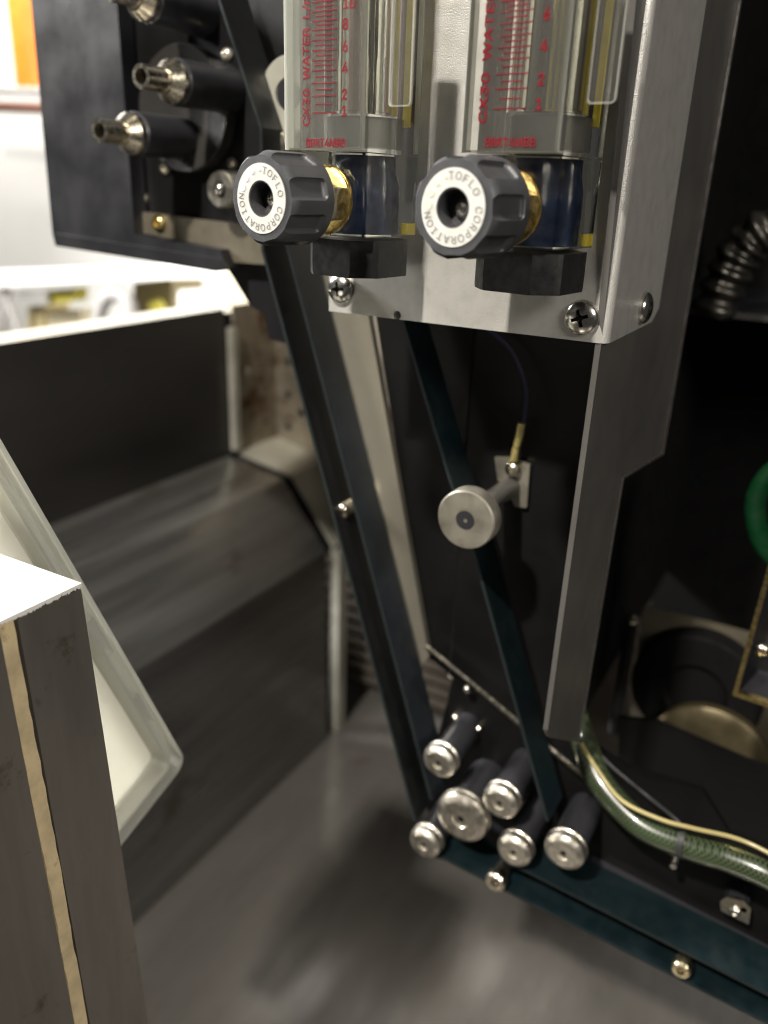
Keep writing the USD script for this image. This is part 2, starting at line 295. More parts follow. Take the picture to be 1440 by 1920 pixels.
obj('lit_edge', tube([q0, q1], .0014, 10), 'nickel', frame)  # shiny rod drawn in place of the lit edge of the lower bracket plate
q = at(876, 1292, y=.329); obj('rod_screw', dome_screw(q, .0022, .0022), 'screw_steel', frame)
obj('lower_ledge', ex_y(LineString([at(830, 1500, y=.33)[[0, 2]], at(990, 1612, y=.33)[[0, 2]], at(1106, 1626, y=.33)[[0, 2]], at(1440, 1800, y=.33)[[0, 2]]]).buffer(.0012, cap_style=2), .3325, .3372), 'black_paint', frame)
for x_, y_ in ((852, 1346), (896, 1368)):
    q = at(x_, y_, y=.334); obj('set_screw', lathe([(.0016, 0), (.0016, .004), (.0010, .0046)], [q[0], YP, q[2]], 16), 'nickel', frame)
# compartment on the right
comp = thing('machine_compartment', 'black interior of the machine compartment to the right of the upright flange', 'machine housing', (.1, .6, -.2))
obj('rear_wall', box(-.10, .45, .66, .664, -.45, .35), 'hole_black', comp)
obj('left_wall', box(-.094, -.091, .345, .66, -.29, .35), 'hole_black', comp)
zs_ = at(1440, 592, y=.5)[2]; obj('shelf_edge', box(-.09, .3, .4975, .4995, zs_ - .003, zs_ + .0005), 'frame_paint', comp)
obj('shelf', box(-.10, .3, .50, .66, at(1440, 592, y=.5)[2] - .002, at(1440, 592, y=.5)[2]), 'black_paint', comp)

# ---------------------------------------------------------------- silver mounting bracket with its screws
YB = .2726; XB = -.0690
zb = -.0458; zt = .13; x0 = -.178
br = thing('mounting_bracket', 'silver painted folded sheet bracket carrying the two clear flow meters', 'bracket', (-.12, YB, zb))
prof = [(x0, YB), (XB - .003, YB)] + [(XB - .003 + .003 * math.sin(t), YB + .003 - .003 * math.cos(t)) for t in np.linspace(.15, math.pi / 2, 10)] + [(XB, YB + .0725)]
cs = LineString(prof).buffer(.0009, cap_style=2, join_style=1, quad_segs=6)
cs = affinity.translate(cs, -.0009, .0009)
sh = mani(ex_z(cs, zb, zt))
cut = ex_y(Polygon([(x0 - .01, zb - .01), (x0 + .006, zb - .01), (x0 - .01, zb + .006)]), YB - .01, YB + .01); cut.apply_translation([0, 0, .001])
cut2 = ex_x(Polygon([(YB + .062, zb - .001), (YB + .085, zb - .001), (YB + .085, zb + .01)]), XB - .01, XB + .01)
hole = lathe([(.0016, 0), (.0016, .02)], at(745, 591, y=YB) + [0, .01, 0], 16)
obj('folded_sheet', sh - mani(cut) - mani(cut2) - mani(hole), 'silver_paint', br)
q = at(1092, 595, y=YB); sw = obj('screw', dome_screw(q, .0058, .0038, rot=.35), 'screw_steel', br); obj('recess', recess(q, .0058, .0038, rot=.35), 'hole_black', sw)
q = at(641, 541, y=YB); sw = obj('screw', dome_screw(q, .0055, .0038, rot=.1), 'screw_steel', br); obj('recess', recess(q, .0055, .0038, rot=.1), 'hole_black', sw)
q = at(1204, 577, x=XB); sw = obj('screw', dome_screw(q, .0058, .0038, '+x', rot=.5), 'screw_steel', br); obj('recess', recess(q, .0058, .0038, '+x', rot=.5), 'hole_black', sw)
q = at(815, 600, y=YB)

# ---------------------------------------------------------------- flow meters
def circle_text(txt, rad, h, start, total):
    out = []
    for i, ch in enumerate(txt):
        if ch == ' ': continue
        m = meshkit.text_mesh(ch, h, .00015); w = m.bounds[1][0] + m.bounds[0][0]
        a = start - total * i / (len(txt) - 1)
        m.apply_translation([-w / 2, -h / 2, 0]); m.apply_transform(trimesh.transformations.rotation_matrix(a - math.pi / 2, [0, 0, 1])); m.apply_translation([rad * math.cos(a), rad * math.sin(a), 0]); out.append(m)
    return trimesh.util.concatenate(out)
def flow_meter(cx, cy, rotz, label, dots, textrot, knobrot, marks):
    W2, D2 = .0146, .0165           # half width and half depth of the clear body
    t = thing('flow_meter', label, 'flow meter', (cx, cy, -.0285), 'flow meters on the silver bracket', rotz)
    Z0 = .0285                      # local z of camera level
    L = dict(local=True)
    zb_, zt_ = -.0155 + Z0, .16
    # black octagonal foot
    o8 = sbox(-.0148, -.0150, .0148, .0150).intersection(affinity.rotate(sbox(-.0163, -.0163, .0163, .0163), 45)); foot = mani(ex_z(o8, 0, .0118)) ^ m3.Manifold.cylinder(.0118, .0168, .0184, 64)
    obj('end_cap', foot, 'cap_plastic', t, 20, **L)
    # clear body: hollow wall block with its bore
    outer = rounded(sbox(-W2 + .001, -D2, W2 - .001, D2), .003); bore = Point(0, -.0005).buffer(.0090, 32)
    obj('clear_body', mani(ex_z(outer, .0099 + Z0, zt_)) - mani(ex_z(bore, .0497, zt_ - .002)), 'body_glass', t, 30, **L)
    obj('clear_base', mani(ex_z(outer, zb_, .0097 + Z0)), 'base_glass', t, 30, **L)
    obj('measuring_tube', mani(ex_z(Point(0, -.0005).buffer(.0084, 32).difference(Point(0, -.0005).buffer(.0064, 32)), .0505, zt_ - .004)), 'tube_glass', t, 30, **L)
    for sxx in (-1, 1):  # whitish strips paint the reflections along the body edges
        obj('edge_glint', mani(ex_z(rounded(sbox(-.0011, -.0011, .0011, .0011), .0005), .0105 + Z0, zt_)).translate([sxx * (W2 - .0025), D2 - .003, 0]), 'acrylic_edge', t, 30, **L)
    obj('edge_glint', mani(ex_z(rounded(sbox(-.0006, -.0006, .0006, .0006), .0003), .0105 + Z0, zt_)).translate([W2 - .0022, -D2 + .0012, 0]), 'acrylic_edge', t, 30, **L)
    obj('edge_glint', mani(ex_z(rounded(sbox(-.0003, -.0008, .0003, .0008), .0002), zb_ + .026, zt_)).translate([-W2 + .0065, -D2 + .003, 0]), 'acrylic_edge', t, 30, **L)  # whitish line for the edge reflection seen inside the body
    # navy seal block in the foot of the body
    seal = [(0, zb_ + .0005), (.0084, zb_ + .0005), (.0088, zb_ + .010), (.0086, zb_ + .016), (.0066, zb_ + .0205), (.0066, zb_ + .0248), (0, zb_ + .0248)]
    s = trimesh.creation.revolve(np.array(seal), sections=40); s.apply_translation([.001, .002, 0]); obj('seal_block', s, 'navy_rubber', t, 30, **L)
    obj('grey_collar', mani(ex_z(Point(.001, .002).buffer(.0095, 24), zb_ + .027, zb_ + .036)), 'smoke_grey', t, 30, **L)
    obj('amber_strip', mani(ex_z(sbox(.0062, .0090, .0122, .0100), zb_ + .034, zt_)), 'amber', t, **L)
    obj('amber_refraction', mani(ex_z(rounded(sbox(.006, .010, W2 - .002, D2 - .001), .0008), zb_ + .0004, zb_ + .004)), 'amber', t, **L)  # amber block imitates the yellow refraction near the base
    obj('red_reflection', mani(ex_z(sbox(-.0052, .0132, .0008, .0138), zb_ + .036, zt_)), 'red_sheen', t, **L)  # reflection of the red scale, made as a tinted strip
    # clear front scale plate with its printed scale
    yf = -D2 - .0035
    sp = obj('scale_plate', mani(ex_z(rounded(sbox(-W2 - .0010, yf, W2 + .0010, yf + .003), .0004), .0100 + Z0, zt_)), 'acrylic_cover', t, 30, **L)
    obj('plate_edge_glint', mani(ex_z(sbox(-W2 - .0011, yf + .0002, -W2 + .0004, yf + .0028), .0102 + Z0, zt_)), 'acrylic_edge', sp, **L)  # whitish strips imitate light caught on the plate edges
    obj('bottom_edge_glint', mani(ex_z(sbox(-W2 + .0006, yf + .0002, W2 + .0008, yf + .0028), .0101 + Z0, .0107 + Z0)), 'acrylic_edge', sp, **L)
    tab = rounded(sbox(0, 0, .0085, .036), .0015)
    tb = ex_y(tab.difference(tab.buffer(-.0006)), -.001, 0); tb.apply_translation([W2 + .0012, yf + .014, .023 + Z0]); obj('tab_rim', mani(tb), 'clear_tab', sp, **L)
    tb = ex_y(tab.buffer(-.0007), -.0009, -.0001); tb.apply_translation([W2 + .0012, yf + .014, .023 + Z0]); obj('side_tab', mani(tb), 'acrylic_cover', sp, **L)
    YT = yf - .00012
    pl_o = np.array([cx, cy, -.0285]); a = math.radians(rotz); nrm = np.array([math.sin(a), -math.cos(a), 0]); pt = pl_o + nrm * (-YT)
    def loc(px, py):            # photo pixel -> local x, z on the printed face
        dd = ray(px, py); w = dd * ((pt @ nrm) / (dd @ nrm)) - pl_o
        return math.cos(a) * w[0] + math.sin(a) * w[1], w[2]
    def put(mesh, x, z, up=False):
        m = mesh.copy()
        if up: m.apply_transform(trimesh.transformations.rotation_matrix(math.pi / 2, [0, 0, 1]))
        m.apply_transform(RX); m.apply_translation([x, YT, z]); return m
    xs = [loc(px, 150)[0] for px in marks['x']]        # text line, tick start, long end, short start, short end, numbers
    zz = [loc(620, py)[1] for py in marks['ticks']]
    bars = []
    for i, z in enumerate(zz):
        aa, bb = (xs[1], xs[2]) if i % 2 == 0 else (xs[3], xs[4])
        bars.append(ex_y(sbox(aa, z - .00016, bb, z + .00016), YT - .0001, YT))
    step = zz[-1] - zz[-2]
    for j in range(1, 14):
        z = zz[-1] + step * j; aa, bb = (xs[1], xs[2]) if j % 2 == 0 else (xs[3], xs[4]); bars.append(ex_y(sbox(aa, z - .00016, bb, z + .00016), YT - .0001, YT))
    obj('scale_ticks', bars, 'ink_red', sp, False, **L)
    for s_, py in marks['nums']:
        g = meshkit.text_mesh(s_, .0028, .0001, True); g.apply_translation([0, -.0014, 0]); z = loc(645, py)[1]
        obj('numeral', put(g, xs[5], z), 'ink_red', sp, False, **L)
    g = meshkit.text_mesh('CX30  WATER  L/min', .0025, .0001, True); zc, zr = loc(575, marks['word'][0])[1], loc(575, marks['word'][1])[1]
    wid = meshkit.text_mesh('CX30  WATER', .0025, .0001, True).bounds[1][0]; g.apply_scale([(zr - zc) / wid, 1, 1])
    obj('lettering', put(g, xs[0], zc, True), 'ink_red', sp, False, **L)
    g = meshkit.text_mesh('BBRT4MBB', .0023, .0001, True); x_, z_ = loc(*marks['code']); x2, _ = loc(*marks['code2']); g.apply_scale([(x2 - x_) / g.bounds[1][0], 1, 1]); obj('lettering', put(g, x_, z_), 'ink_red', sp, False, **L)
    # knob, nut and brass ring
    zk = -.0045 + Z0; yn = -D2
    obj('brass_ring', [ring(.0072, .0104 + .0002 * (i % 2), .0003 + .0006 * i, .0009 + .0006 * i, [0, yn, zk]) for i in range(4)], 'brass', t, 30, **L)
    nut = mani(ex_z(hexagon(.0096, 6, .4), 0, .0085)) ^ m3.Manifold.cylinder(.0085, .0096, .0091, 48)
    nt = tm(nut); nt.apply_transform(RX); nt.apply_translation([0, yn - .0027, zk]); obj('hex_nut', nt, 'nickel', t, 20, **L)
    kb, kl, kr = yn - .0120, .0188, .0134
    body = trimesh.creation.revolve(np.array([(0, 0), (kr * .93, 0), (kr, .0012), (kr, kl - .003), (kr * .97, kl - .0012), (kr * .90, kl), (.0047, kl), (.0047, kl - .0058), (0, kl - .0058)]), sections=96)
    if body.volume < 0: body.invert()
    K = mani(body)
    for i in range(8):
        aa = knobrot + i * math.pi / 4
        K = K - m3.Manifold.batch_hull([m3.Manifold.sphere(.0016, 16).translate([(kr + dx) * math.cos(aa) - w_ * math.sin(aa), (kr + dx) * math.sin(aa) + w_ * math.cos(aa), zz_]) for dx in (.0000, .003) for w_ in (-.0017, .0017) for zz_ in (.0055, kl + .004)])
    kt = tm(K); kt.apply_transform(RX); kt.apply_translation([0, kb, zk]); kn = obj('knob', kt, 'knob_plastic', t, 35, **L)
    fy = [0, kb - kl, zk]
    obj('label_ring', ring(.0051, .0098, .00003, .00025, fy), 'label_white', kn, 20, **L)
    ct = circle_text('TOFLO CORPORATION', .0080, .0020, math.radians(textrot), math.radians(262)); ct.apply_translation([0, 0, .00022]); ct.apply_transform(RX); ct.apply_translation(fy); obj('lettering', ct, 'ink_grey', kn, False, **L)
    for i, rr in enumerate((.0004, .0007, .0010, .0012)):
        aa = math.radians(textrot + 14 + 19 * i + 3 * i); dcl = ex_z(Point(.0079 * math.cos(aa), .0079 * math.sin(aa)).buffer(rr, 10), .0002, .0004); dcl.apply_transform(RX); dcl.apply_translation(fy); obj('dot', dcl, dots, kn, False, **L)
    sc = dome_screw([0, 0, 0], .0027, .0026); sc.apply_translation([0.0002, kb - kl + .0059, zk]); obj('screw', sc, 'screw_steel', kn, **L)
    return t
tk = [211, 195, 179, 167, 155, 143, 131, 121, 112, 102, 93, 83, 73.5, 63.5, 54, 45, 37, 28, 19]
flow_meter(-.1543, .2535, -6.5, 'left clear flow meter with grey knob and sharply readable red scale', 'ink_dot', 78, .25,
           dict(x=[580, 585, 631, 592, 624, 640], ticks=tk, nums=[('1', 208), ('2', 177), ('4', 127), ('6', 87), ('8', 45), ('10', 6)], word=(238, 52), code=(573, 275), code2=(648, 275)))
flow_meter(-.0916, .2540, -7, 'right clear flow meter with grey knob nearer the bracket corner', 'ink_dot_green', 97, .05,
           dict(x=[917, 930, 990, 940, 980, 1006], ticks=[t_ + 1 for t_ in tk], nums=[('1', 206), ('2', 166), ('4', 112), ('6', 62), ('8', 15)], word=(238, 20), code=(908, 275), code2=(1004, 275)))

# ---------------------------------------------------------------- belts
def belt(name, line, y0, y1, mat, label, group='flat machine belts', th=.0017):
    b = thing(name, label, 'belt', at(*line[0], y=y0), group)
    ls = LineString([at(*p, y=y0)[[0, 2]] for p in line])
    obj('band', ex_y(ls.buffer(th / 2, cap_style=2, join_style=1), y0 + .0003, y1), mat, b, 30)
    obj('front_edge', ex_y(ls.buffer(th / 2 - .0002, cap_style=2, join_style=1), y0, y0 + .0003), 'belt_edge', b, 30)
    return b
belt('drive_belt', [(372, -120), (420, 30), (489, 240), (492, 470), (778, 1540)], .307, .327, 'belt_black', 'black belt, leftmost of the three steep belts')
belt('drive_belt', [(492, 280), (540, 470), (808, 1500)], .309, .329, 'belt_blue', 'blue grey belt running over the pale diagonal bar')
belt('drive_belt', [(690, 380), (757, 610), (837, 880), (892, 1050), (1026, 1540)], .306, .326, 'belt_teal', 'teal belt crossing behind the round standoff')
belt('drive_belt', [(945, 1617), (988, 1635), (1440, 1866), (1600, 1945)], .306, .331, 'belt_teal', 'upper teal belt run leaving the roller cluster to the right')
belt('drive_belt', [(775, 1592), (835, 1612), (957, 1675), (1440, 1920), (1600, 2000)], .306, .331, 'belt_teal', 'lower teal belt run hanging under the roller cluster')

# ---------------------------------------------------------------- rollers of the cluster
def roller(px, py, rpx, label, ring_gap=True, y0=.300, body=.82):
    p = at(px - 6, py + 9, y=y0); R = size(rpx, p); Ln = YP - y0
    t = thing('guide_roller', label, 'roller', (p[0], YP, p[2]), 'guide rollers at the foot of the belts')
    b = [p[0], YP, p[2]]
    obj('barrel', lathe([(R * body, .0003), (R * body, Ln - .0075)], b), 'black_paint', t)
    obj('collar', lathe([(R * .96, Ln - .0078), (R, Ln - .0073), (R, Ln - .0062), (R * .96, Ln - .0058)], b), 'roller_steel', t)
    obj('end_cap', lathe([(R * .9, Ln - .0056), (R, Ln - .005), (R, Ln - .0035), (R * .95, Ln - .0018), (R * .80, Ln - .0005), (R * .70, Ln), (R * .30, Ln), (R * .28, Ln - .0006), (R * .16, Ln - .0006), (R * .14, Ln - .0016)], b), 'roller_steel', t, 20)
    obj('socket', lathe([(R * .13, Ln - .0014), (R * .12, Ln - .0012)], b, 12), 'hole_black', t)
for a_ in ((826, 1424, 34, 'small roller highest in the cluster, with a long dark barrel'), (868, 1530, 52, 'largest roller with the widest flat face'), (941, 1500, 36, 'roller behind the upper right of the largest roller'), (967, 1592, 35, 'roller just above the small steel pin'), (1061, 1594, 40, 'roller at the foot of the teal belt'), (799, 1577, 32, 'lowest left roller under the black belt')):
    roller(*a_)
def pin(px, py, rpx, y0, label, mat='nickel'):
    p = at(px, py, y=y0); R = size(rpx, p); t = thing('stud', label, 'stud', (p[0], YP, p[2])); Ln = YP - y0; b = [p[0], YP, p[2]]
    obj('shank', lathe([(R * .7, .0002), (R * .7, Ln - .006)], b), mat, t)
    obj('head', lathe([(R * .92, Ln - .0062), (R, Ln - .0055), (R, Ln - .001), (R * .85, Ln), (R * .45, Ln), (R * .4, Ln - .002)], b), mat, t, 25)
    obj('socket', lathe([(R * .39, Ln - .0019), (R * .3, Ln - .0017)], b, 6), 'hole_black', t)
pin(927, 1657, 20, .302, 'small steel pin below the roller cluster')
pin(1276, 1822, 18, .301, 'pale brass stud over the lower belt run', 'pale_brass')
p = at(634, 960, y=.312); t = thing('stud', 'little steel stud between the steep belts halfway up', 'stud', (p[0], YP, p[2]))
obj('shank', lathe([(.0036, 0), (.0036, .017)], [p[0], .3318, p[2]]), 'worn_steel', t); obj('head', dome_screw([p[0], .3148, p[2]], .0043, .003, cross=False), 'nickel', t)

# ---------------------------------------------------------------- round standoff, its tab and the earth wire
p = at(872, 976, y=.284); R = size(58, p)
t = thing('standoff', 'round grey steel standoff knob on a shaft in front of the teal belt', 'standoff', (p[0], YP, p[2]))
b = [p[0], YP, p[2]]
obj('shaft', lathe([(R * .36, .001), (R * .36, .045)], b), 'frame_paint', t)
obj('disc', lathe([(R * .97, .0455), (R, .0462), (R, .0530), (R * .96, .054), (R * .33, .054), (R * .32, .0536)], b, 64), 'worn_steel', t, 25)
obj('centre_bush', lathe([(R * .31, .0534), (R * .31, .0540), (R * .08, .0540), (R * .07, .052)], b), 'black_paint', t, 25)
tb = XZ([(930, 855), (962, 856), (996, 870), (990, 950), (968, 948), (948, 905), (936, 900)], YP - .0022)
tabt = thing('earth_tab', 'small steel tab behind the standoff holding the earth terminal', 'tab', (at(965, 900, y=YP)))
obj('plate', ex_y(rounded(tb, .0004), YP - .0040, YP - .0022), 'worn_steel', tabt)
obj('screw', dome_screw(at(962, 879, y=YP - .0062), .0035, .003), 'nickel', tabt)
t = thing('earth_wire', 'thin dark blue wire ending in a yellow crimp terminal above the tab', 'wire', at(975, 820, y=.328))
obj('lead', tube([at(880, 590, y=.333), at(925, 625, y=.331), at(963, 665, y=.329), at(986, 730, y=.328), at(983, 785, y=.328), at(979, 800, y=.328)], .0008, 10), 'wire_blue', t)
obj('crimp_sleeve', tube([at(978, 793, y=.328), at(974, 815, y=.328), at(970, 832, y=.328), at(968, 842, y=.329)], .0018, 12, rads=[.0018, .0019, .0017, .0013]), 'terminal', t)
obj('ring_tongue', [tube([at(968, 840, y=.329), at(963, 862, y=.3305)], .0017, 10), ring(.0014, .0032, -.0004, .0004, at(962, 876, y=.3322))], 'terminal', t)

# ---------------------------------------------------------------- cover panel top left with axles, drum, pulleys
YC = .335
cv = thing('cover_panel', 'blue black sheet metal cover with an open window over the axles', 'cover', (-.38, YC, 0))
co = XZ([(38, -180), (58, 0), (98, 436), (104, 461), (404, 509), (428, 506), (412, 468), (252, 438), (222, 43), (208, -180)], YC)
obj('front_sheet', ex_y(rounded(co, .0006), YC, YC + .010), 'blue_black_paint', cv)
hem = XZ([(98, 437), (104, 461), (404, 509), (428, 506), (414, 486)], YC - .0025)
obj('bottom_hem', ex_y(rounded(hem, .0005), YC - .0025, YC - .0002), 'blue_black_paint', cv)
inner = XZ([(215, -180), (245, 460), (420, 490), (560, 505), (640, 250), (640, -180)], .3465)
obj('inner_plate', ex_y(inner, .3465, .349), 'dark_plate', cv)
obj('lower_bar', ex_y(rounded(XZ([(252, 396), (440, 420), (492, 440), (500, 496), (404, 490), (252, 440)], .342), .0004), .342, .3462), 'beige_plate', cv)
q = at(300, 418, y=.342); obj('bolt', dome_screw(q, .0042, .0035, cross=False), 'brass', cv)
for (x_, y_, rr) in ((428, 103, 12), (312, 316, 11), (270, 372, 11), (437, 306, 10)):
    q = at(x_, y_, y=.3465); obj('screw', dome_screw(q, size(rr, q), .003, cross=False), 'worn_steel', cv)
arm = XZ([(392, 455), (470, 478), (512, 500), (560, 650), (505, 636), (496, 590), (470, 574), (432, 512)], .352)
obj('corner_arm', ex_y(rounded(arm, .0006), .352, .358), 'blue_black_paint', cv)
p = at(358, 207, y=.3464); R = size(108, p)
t = thing('black_drum', 'large glossy black drum face behind the two hollow axles', 'drum', p)
obj('dish', lathe([(R, .0001), (R, .006), (R * .98, .007)] + [(R * x_, .007 - .004 * (1 - x_ ** 2) ) for x_ in (.9, .7, .5, .3, .1)], p, 72), 'drum_paint', t, 25)
def axle(px, py, y0, label):
    p = at(px, py, y=y0); Y1 = .3464; Ln = Y1 - y0; b = [p[0], Y1, p[2]]
    t = thing('hollow_axle', label, 'axle', b, 'hollow axles at the cover window')
    obj('sleeve', lathe([(.0098, .0002), (.0098, Ln - .0215), (.0090, Ln - .0205)], b), 'black_paint', t)
    obj('flange_nut', lathe([(.0088, Ln - .0203), (.0092, Ln - .0195), (.0092, Ln - .0175), (.0060, Ln - .0130), (.0052, Ln - .0128)], b), 'nickel', t, 25)
    rr = ex_z(Point(0, 0).buffer(.0050, 24).difference(Point(0, 0).buffer(.0032, 24)), Ln - .0128, Ln); rr.apply_transform(RX); rr.apply_translation(b); obj('tube', rr, 'nickel', t, 30)
    obj('bore', lathe([(.0031, Ln - .012), (.0031, Ln - .009)], b), 'hole_black', t)
axle(264, 143, .288, 'upper of the two hollow axles in front of the black drum')
axle(186, 245, .288, 'lower hollow axle, sticking out furthest to the left')
axle(206, -22, .288, 'hollow axle cut off by the top edge of the photo')
def pulley(px, py, rpx, y0, Y1, hub, label, mat):
    p = at(px, py, y=y0); R = size(rpx, p); Ln = Y1 - y0; b = [p[0], Y1, p[2]]
    t = thing('pulley', label, 'pulley', b)
    obj('wheel', lathe([(R * .95, .0002), (R, .0008), (R, Ln - .001), (R * .92, Ln), (R * (hub + .02), Ln), (R * hub, Ln - .0008)], b, 56), mat, t, 25)
    obj('hub', lathe([(R * hub * .98, Ln - .0007), (R * hub * .9, Ln - .0002), (R * hub * .3, Ln - .0002), (R * hub * .25, Ln - .001)], b), 'black_paint', t, 25)
    return t
pulley(540, 178, 68, .322, .345, .42, 'grey pulley half hidden behind the left flow meter', 'zinc')
p = at(540, 178, y=.345)
pulley(516, 272, 26, .320, .345, .5, 'small pale pulley just above the left knob', 'roller_steel')
pt_ = pulley(412, 355, 33, .326, .3464, .45, 'bright roller left of the left knob, with a screw in its hub', 'roller_steel')
q = at(411, 355, y=.3255); obj('screw', dome_screw(q, .0026, .002, cross=False), 'screw_steel', pt_)

# ---------------------------------------------------------------- white bin with a clear rim
XBn = -.225
A, B, C_ = at(350, 1428, x=XBn)[1:], at(-40, 752, x=XBn)[1:], at(212, 1605, x=XBn)[1:]
C_ = A + (C_ - A) * 1.8; B = A + (B - A) * 1.1; D_ = B + C_ - A
q4 = Polygon([A, B, D_, C_])
bn = thing('plastic_bin', 'tilted white plastic bin with a clear rounded rim', 'bin', (XBn, *q4.centroid.coords[0]))
o_ = q4.buffer(-.007, join_style=2).buffer(.007, quad_segs=8); i_ = q4.buffer(-.0110, join_style=2).buffer(.0040, quad_segs=8)
o2 = q4.buffer(-.004, join_style=2).buffer(-.008, join_style=2).buffer(.008); o3 = q4.buffer(-.016, join_style=2).buffer(.006)
def frame_of(a, b, x0, x1): return ex_x(a.difference(b), x0, x1)
obj('outer_rim', frame_of(o_, o_.buffer(-.0017), XBn - .012, XBn), 'acrylic_edge', bn)
obj('rim_channel', frame_of(o_.buffer(-.0018), i_.buffer(.0010), XBn - .008, XBn - .0055), 'clear_rim', bn)
obj('inner_rim', frame_of(i_.buffer(.0009), i_.buffer(-.0002), XBn - .012, XBn - .001), 'acrylic_edge', bn)
obj('white_panel', ex_x(i_.buffer(-.0004), XBn - .014, XBn - .011), 'milky_plastic', bn)
obj('body', ex_x(o_.buffer(-.002).difference(o_.buffer(-.0045)), XBn - .05, XBn - .0125), 'milky_plastic', bn)
for f_ in (.42, .2):
    q = A + (B - A) * f_; n_ = np.array([(B - A)[1], -(B - A)[0]]); n_ /= np.linalg.norm(n_); n_ = n_ if n_ @ (C_ - A) > 0 else -n_; q = q + n_ * .0040; u_ = (B - A) / np.linalg.norm(B - A)
    obj('latch', ex_x(Polygon([q + u_ * .010 + n_ * .001, q + u_ * .010 - n_ * .001, q - u_ * .010 - n_ * .001, q - u_ * .010 + n_ * .001]).buffer(.0008), XBn - .0054, XBn - .002), 'clear_rim', bn)

# ---------------------------------------------------------------- worn brown post in the left foreground
XP = -.185
yb_ = at(131, 1106, x=XP)[1]; ztop = at(131, 1106, x=XP)[2]
ys = at(10, 1185, x=XP)[1] ; 
po = thing('edge_post', 'worn brown steel edged post with a yellowed glue seam and white top', 'post', (XP, yb_ - .02, Zp))
w_ = .0042
pb, sb_ = at(262, 1920, x=XP), at(148, 1920, x=XP)
lean = lambda y0_, q_, z: y0_ + (q_[1] - y0_) * (z - ztop) / (q_[2] - ztop)
zl = Zp
obj('far_face', ex_x(rounded(Polygon([(ys + w_, ztop - .0012), (yb_ + .004, ztop - .0012), (lean(yb_, pb, zl) + .004, zl), (lean(ys, sb_, zl) + w_, zl)]), .0008), XP - .05, XP), 'post_brown', po)
obj('near_face', ex_x(rounded(Polygon([(.02, ztop - .0012), (ys - w_ * .4, ztop - .0012), (lean(ys, sb_, zl) - w_ * .4, zl), (.02, zl)]), .0008), XP - .05, XP), 'post_brown', po)
n_ = 90; zs = np.linspace(zl, ztop - .001, n_); rg = np.random.RandomState(3)
wob = np.convolve(rg.normal(0, .0006, n_ + 8), np.ones(9) / 9, 'valid')
ym = np.array([lean(ys, sb_, z) for z in zs]) + wob
e0 = ym - w_ * .30 + rg.normal(0, .00010, n_); e1 = ym + w_ * .85 + rg.normal(0, .00012, n_)
obj('glue_seam', ex_x(Polygon(list(zip(e0, zs)) + list(zip(e1[::-1], zs[::-1]))), XP - .05, XP - .0004), 'glue', po)
yt_ = np.linspace(.018, yb_ + .0042, 420); zt_r = ztop - .0007 + rg.normal(0, .00022, 420) + np.convolve(rg.normal(0, .0007, 434), np.ones(15) / 15, 'valid')
obj('top_cap', [ex_x(Polygon(list(zip(yt_, zt_r)) + [(yb_ + .0042, ztop + .0006), (.018, ztop + .0006)]).buffer(0), XP - .003, XP + .0003), box(XP - .055, XP - .0031, .018, yb_ + .0042, ztop - .001, ztop + .0006)], 'post_white', po)

# ---------------------------------------------------------------- right side: hoses, housing, brackets
t = thing('motor_housing', 'pale motor housing plate with a black round motor and brass coloured drum', 'motor housing', at(1300, 1260, y=.46))
hp = XZ([(1205, 1138), (1290, 1158), (1420, 1192), (1500, 1215), (1500, 1430), (1190, 1430), (1178, 1370)], .47)
obj('face_plate', ex_y(rounded(hp, .001), .47, .473), 'beige_plate', t)
q = at(1302, 1300, y=.455); R = size(118, q)
obj('motor_drum', lathe([(R, .001), (R, .014), (R * .96, .0155), (R * .5, .0155), (R * .45, .012)], [q[0], .4698, q[2]], 56), 'hole_black', t)
q = at(1320, 1440, y=.44); obj('drum_cover', lathe([(.036, .0005), (.036, .006), (.030, .010), (.012, .0125)], [q[0], .454, q[2]], 56), 'gold_plate', t, 40)
lp = XZ([(1160, 1345), (1230, 1352), (1400, 1425), (1500, 1460), (1500, 1640), (1160, 1560)], .42)
obj('front_guard', ex_y(lp, .42, .423), 'dark_plate', t)
q0, q1 = at(1186, 1160, y=.44), at(1150, 1372, y=.44)
obj('stay_rod', tube([q0, q1], .0035, 12), 'black_paint', t); obj('stay_screw', dome_screw(at(1187, 1160, y=.436), .0035, .003), 'nickel', t)
t = thing('channel_bracket', 'yellow zinc channel bracket seen edge on at the right edge', 'bracket', at(1400, 1300, y=.36))
ls = LineString([at(*p_, y=.36)[[0, 2]] for p_ in ((1500, 860), (1440, 1078), (1378, 1302), (1440, 1323), (1560, 1366))])
obj('folded_strip', ex_y(ls.buffer(.0010, cap_style=2, join_style=1), .36, .364), 'brass', t)
obj('inner_wall', ex_y(ls.buffer(.0010, cap_style=2, join_style=1), .3643, .39), 'black_paint', t)
q = at(1428, 1218, y=.375); obj('screw', dome_screw(q, .0035, .003), 'nickel', t)
obj('web', ex_y(Polygon(list(ls.coords)).buffer(-.001), .386, .389), 'black_paint', t)
single('green_hose', tube([at(1540, 850, y=.40), at(1462, 875, y=.40), at(1422, 925, y=.40), at(1420, 985, y=.40), at(1446, 1040, y=.40), at(1520, 1080, y=.40)], .0050, 16), 'hose_bright', 'bright green hose loop at the right edge', 'hose')
pts = smooth_path([at(1520, 405, y=.50), at(1440, 430, y=.50), at(1392, 470, y=.50), at(1362, 525, y=.50), at(1335, 590, y=.50)], 60)
single('ribbed_duct', tube(pts, .012, 24, False, rads=[.0112 + .0016 * math.sin(i * .2) for i in range(len(pts))]), 'duct_steel', 'shiny ribbed metal duct behind the frame flange', 'duct')
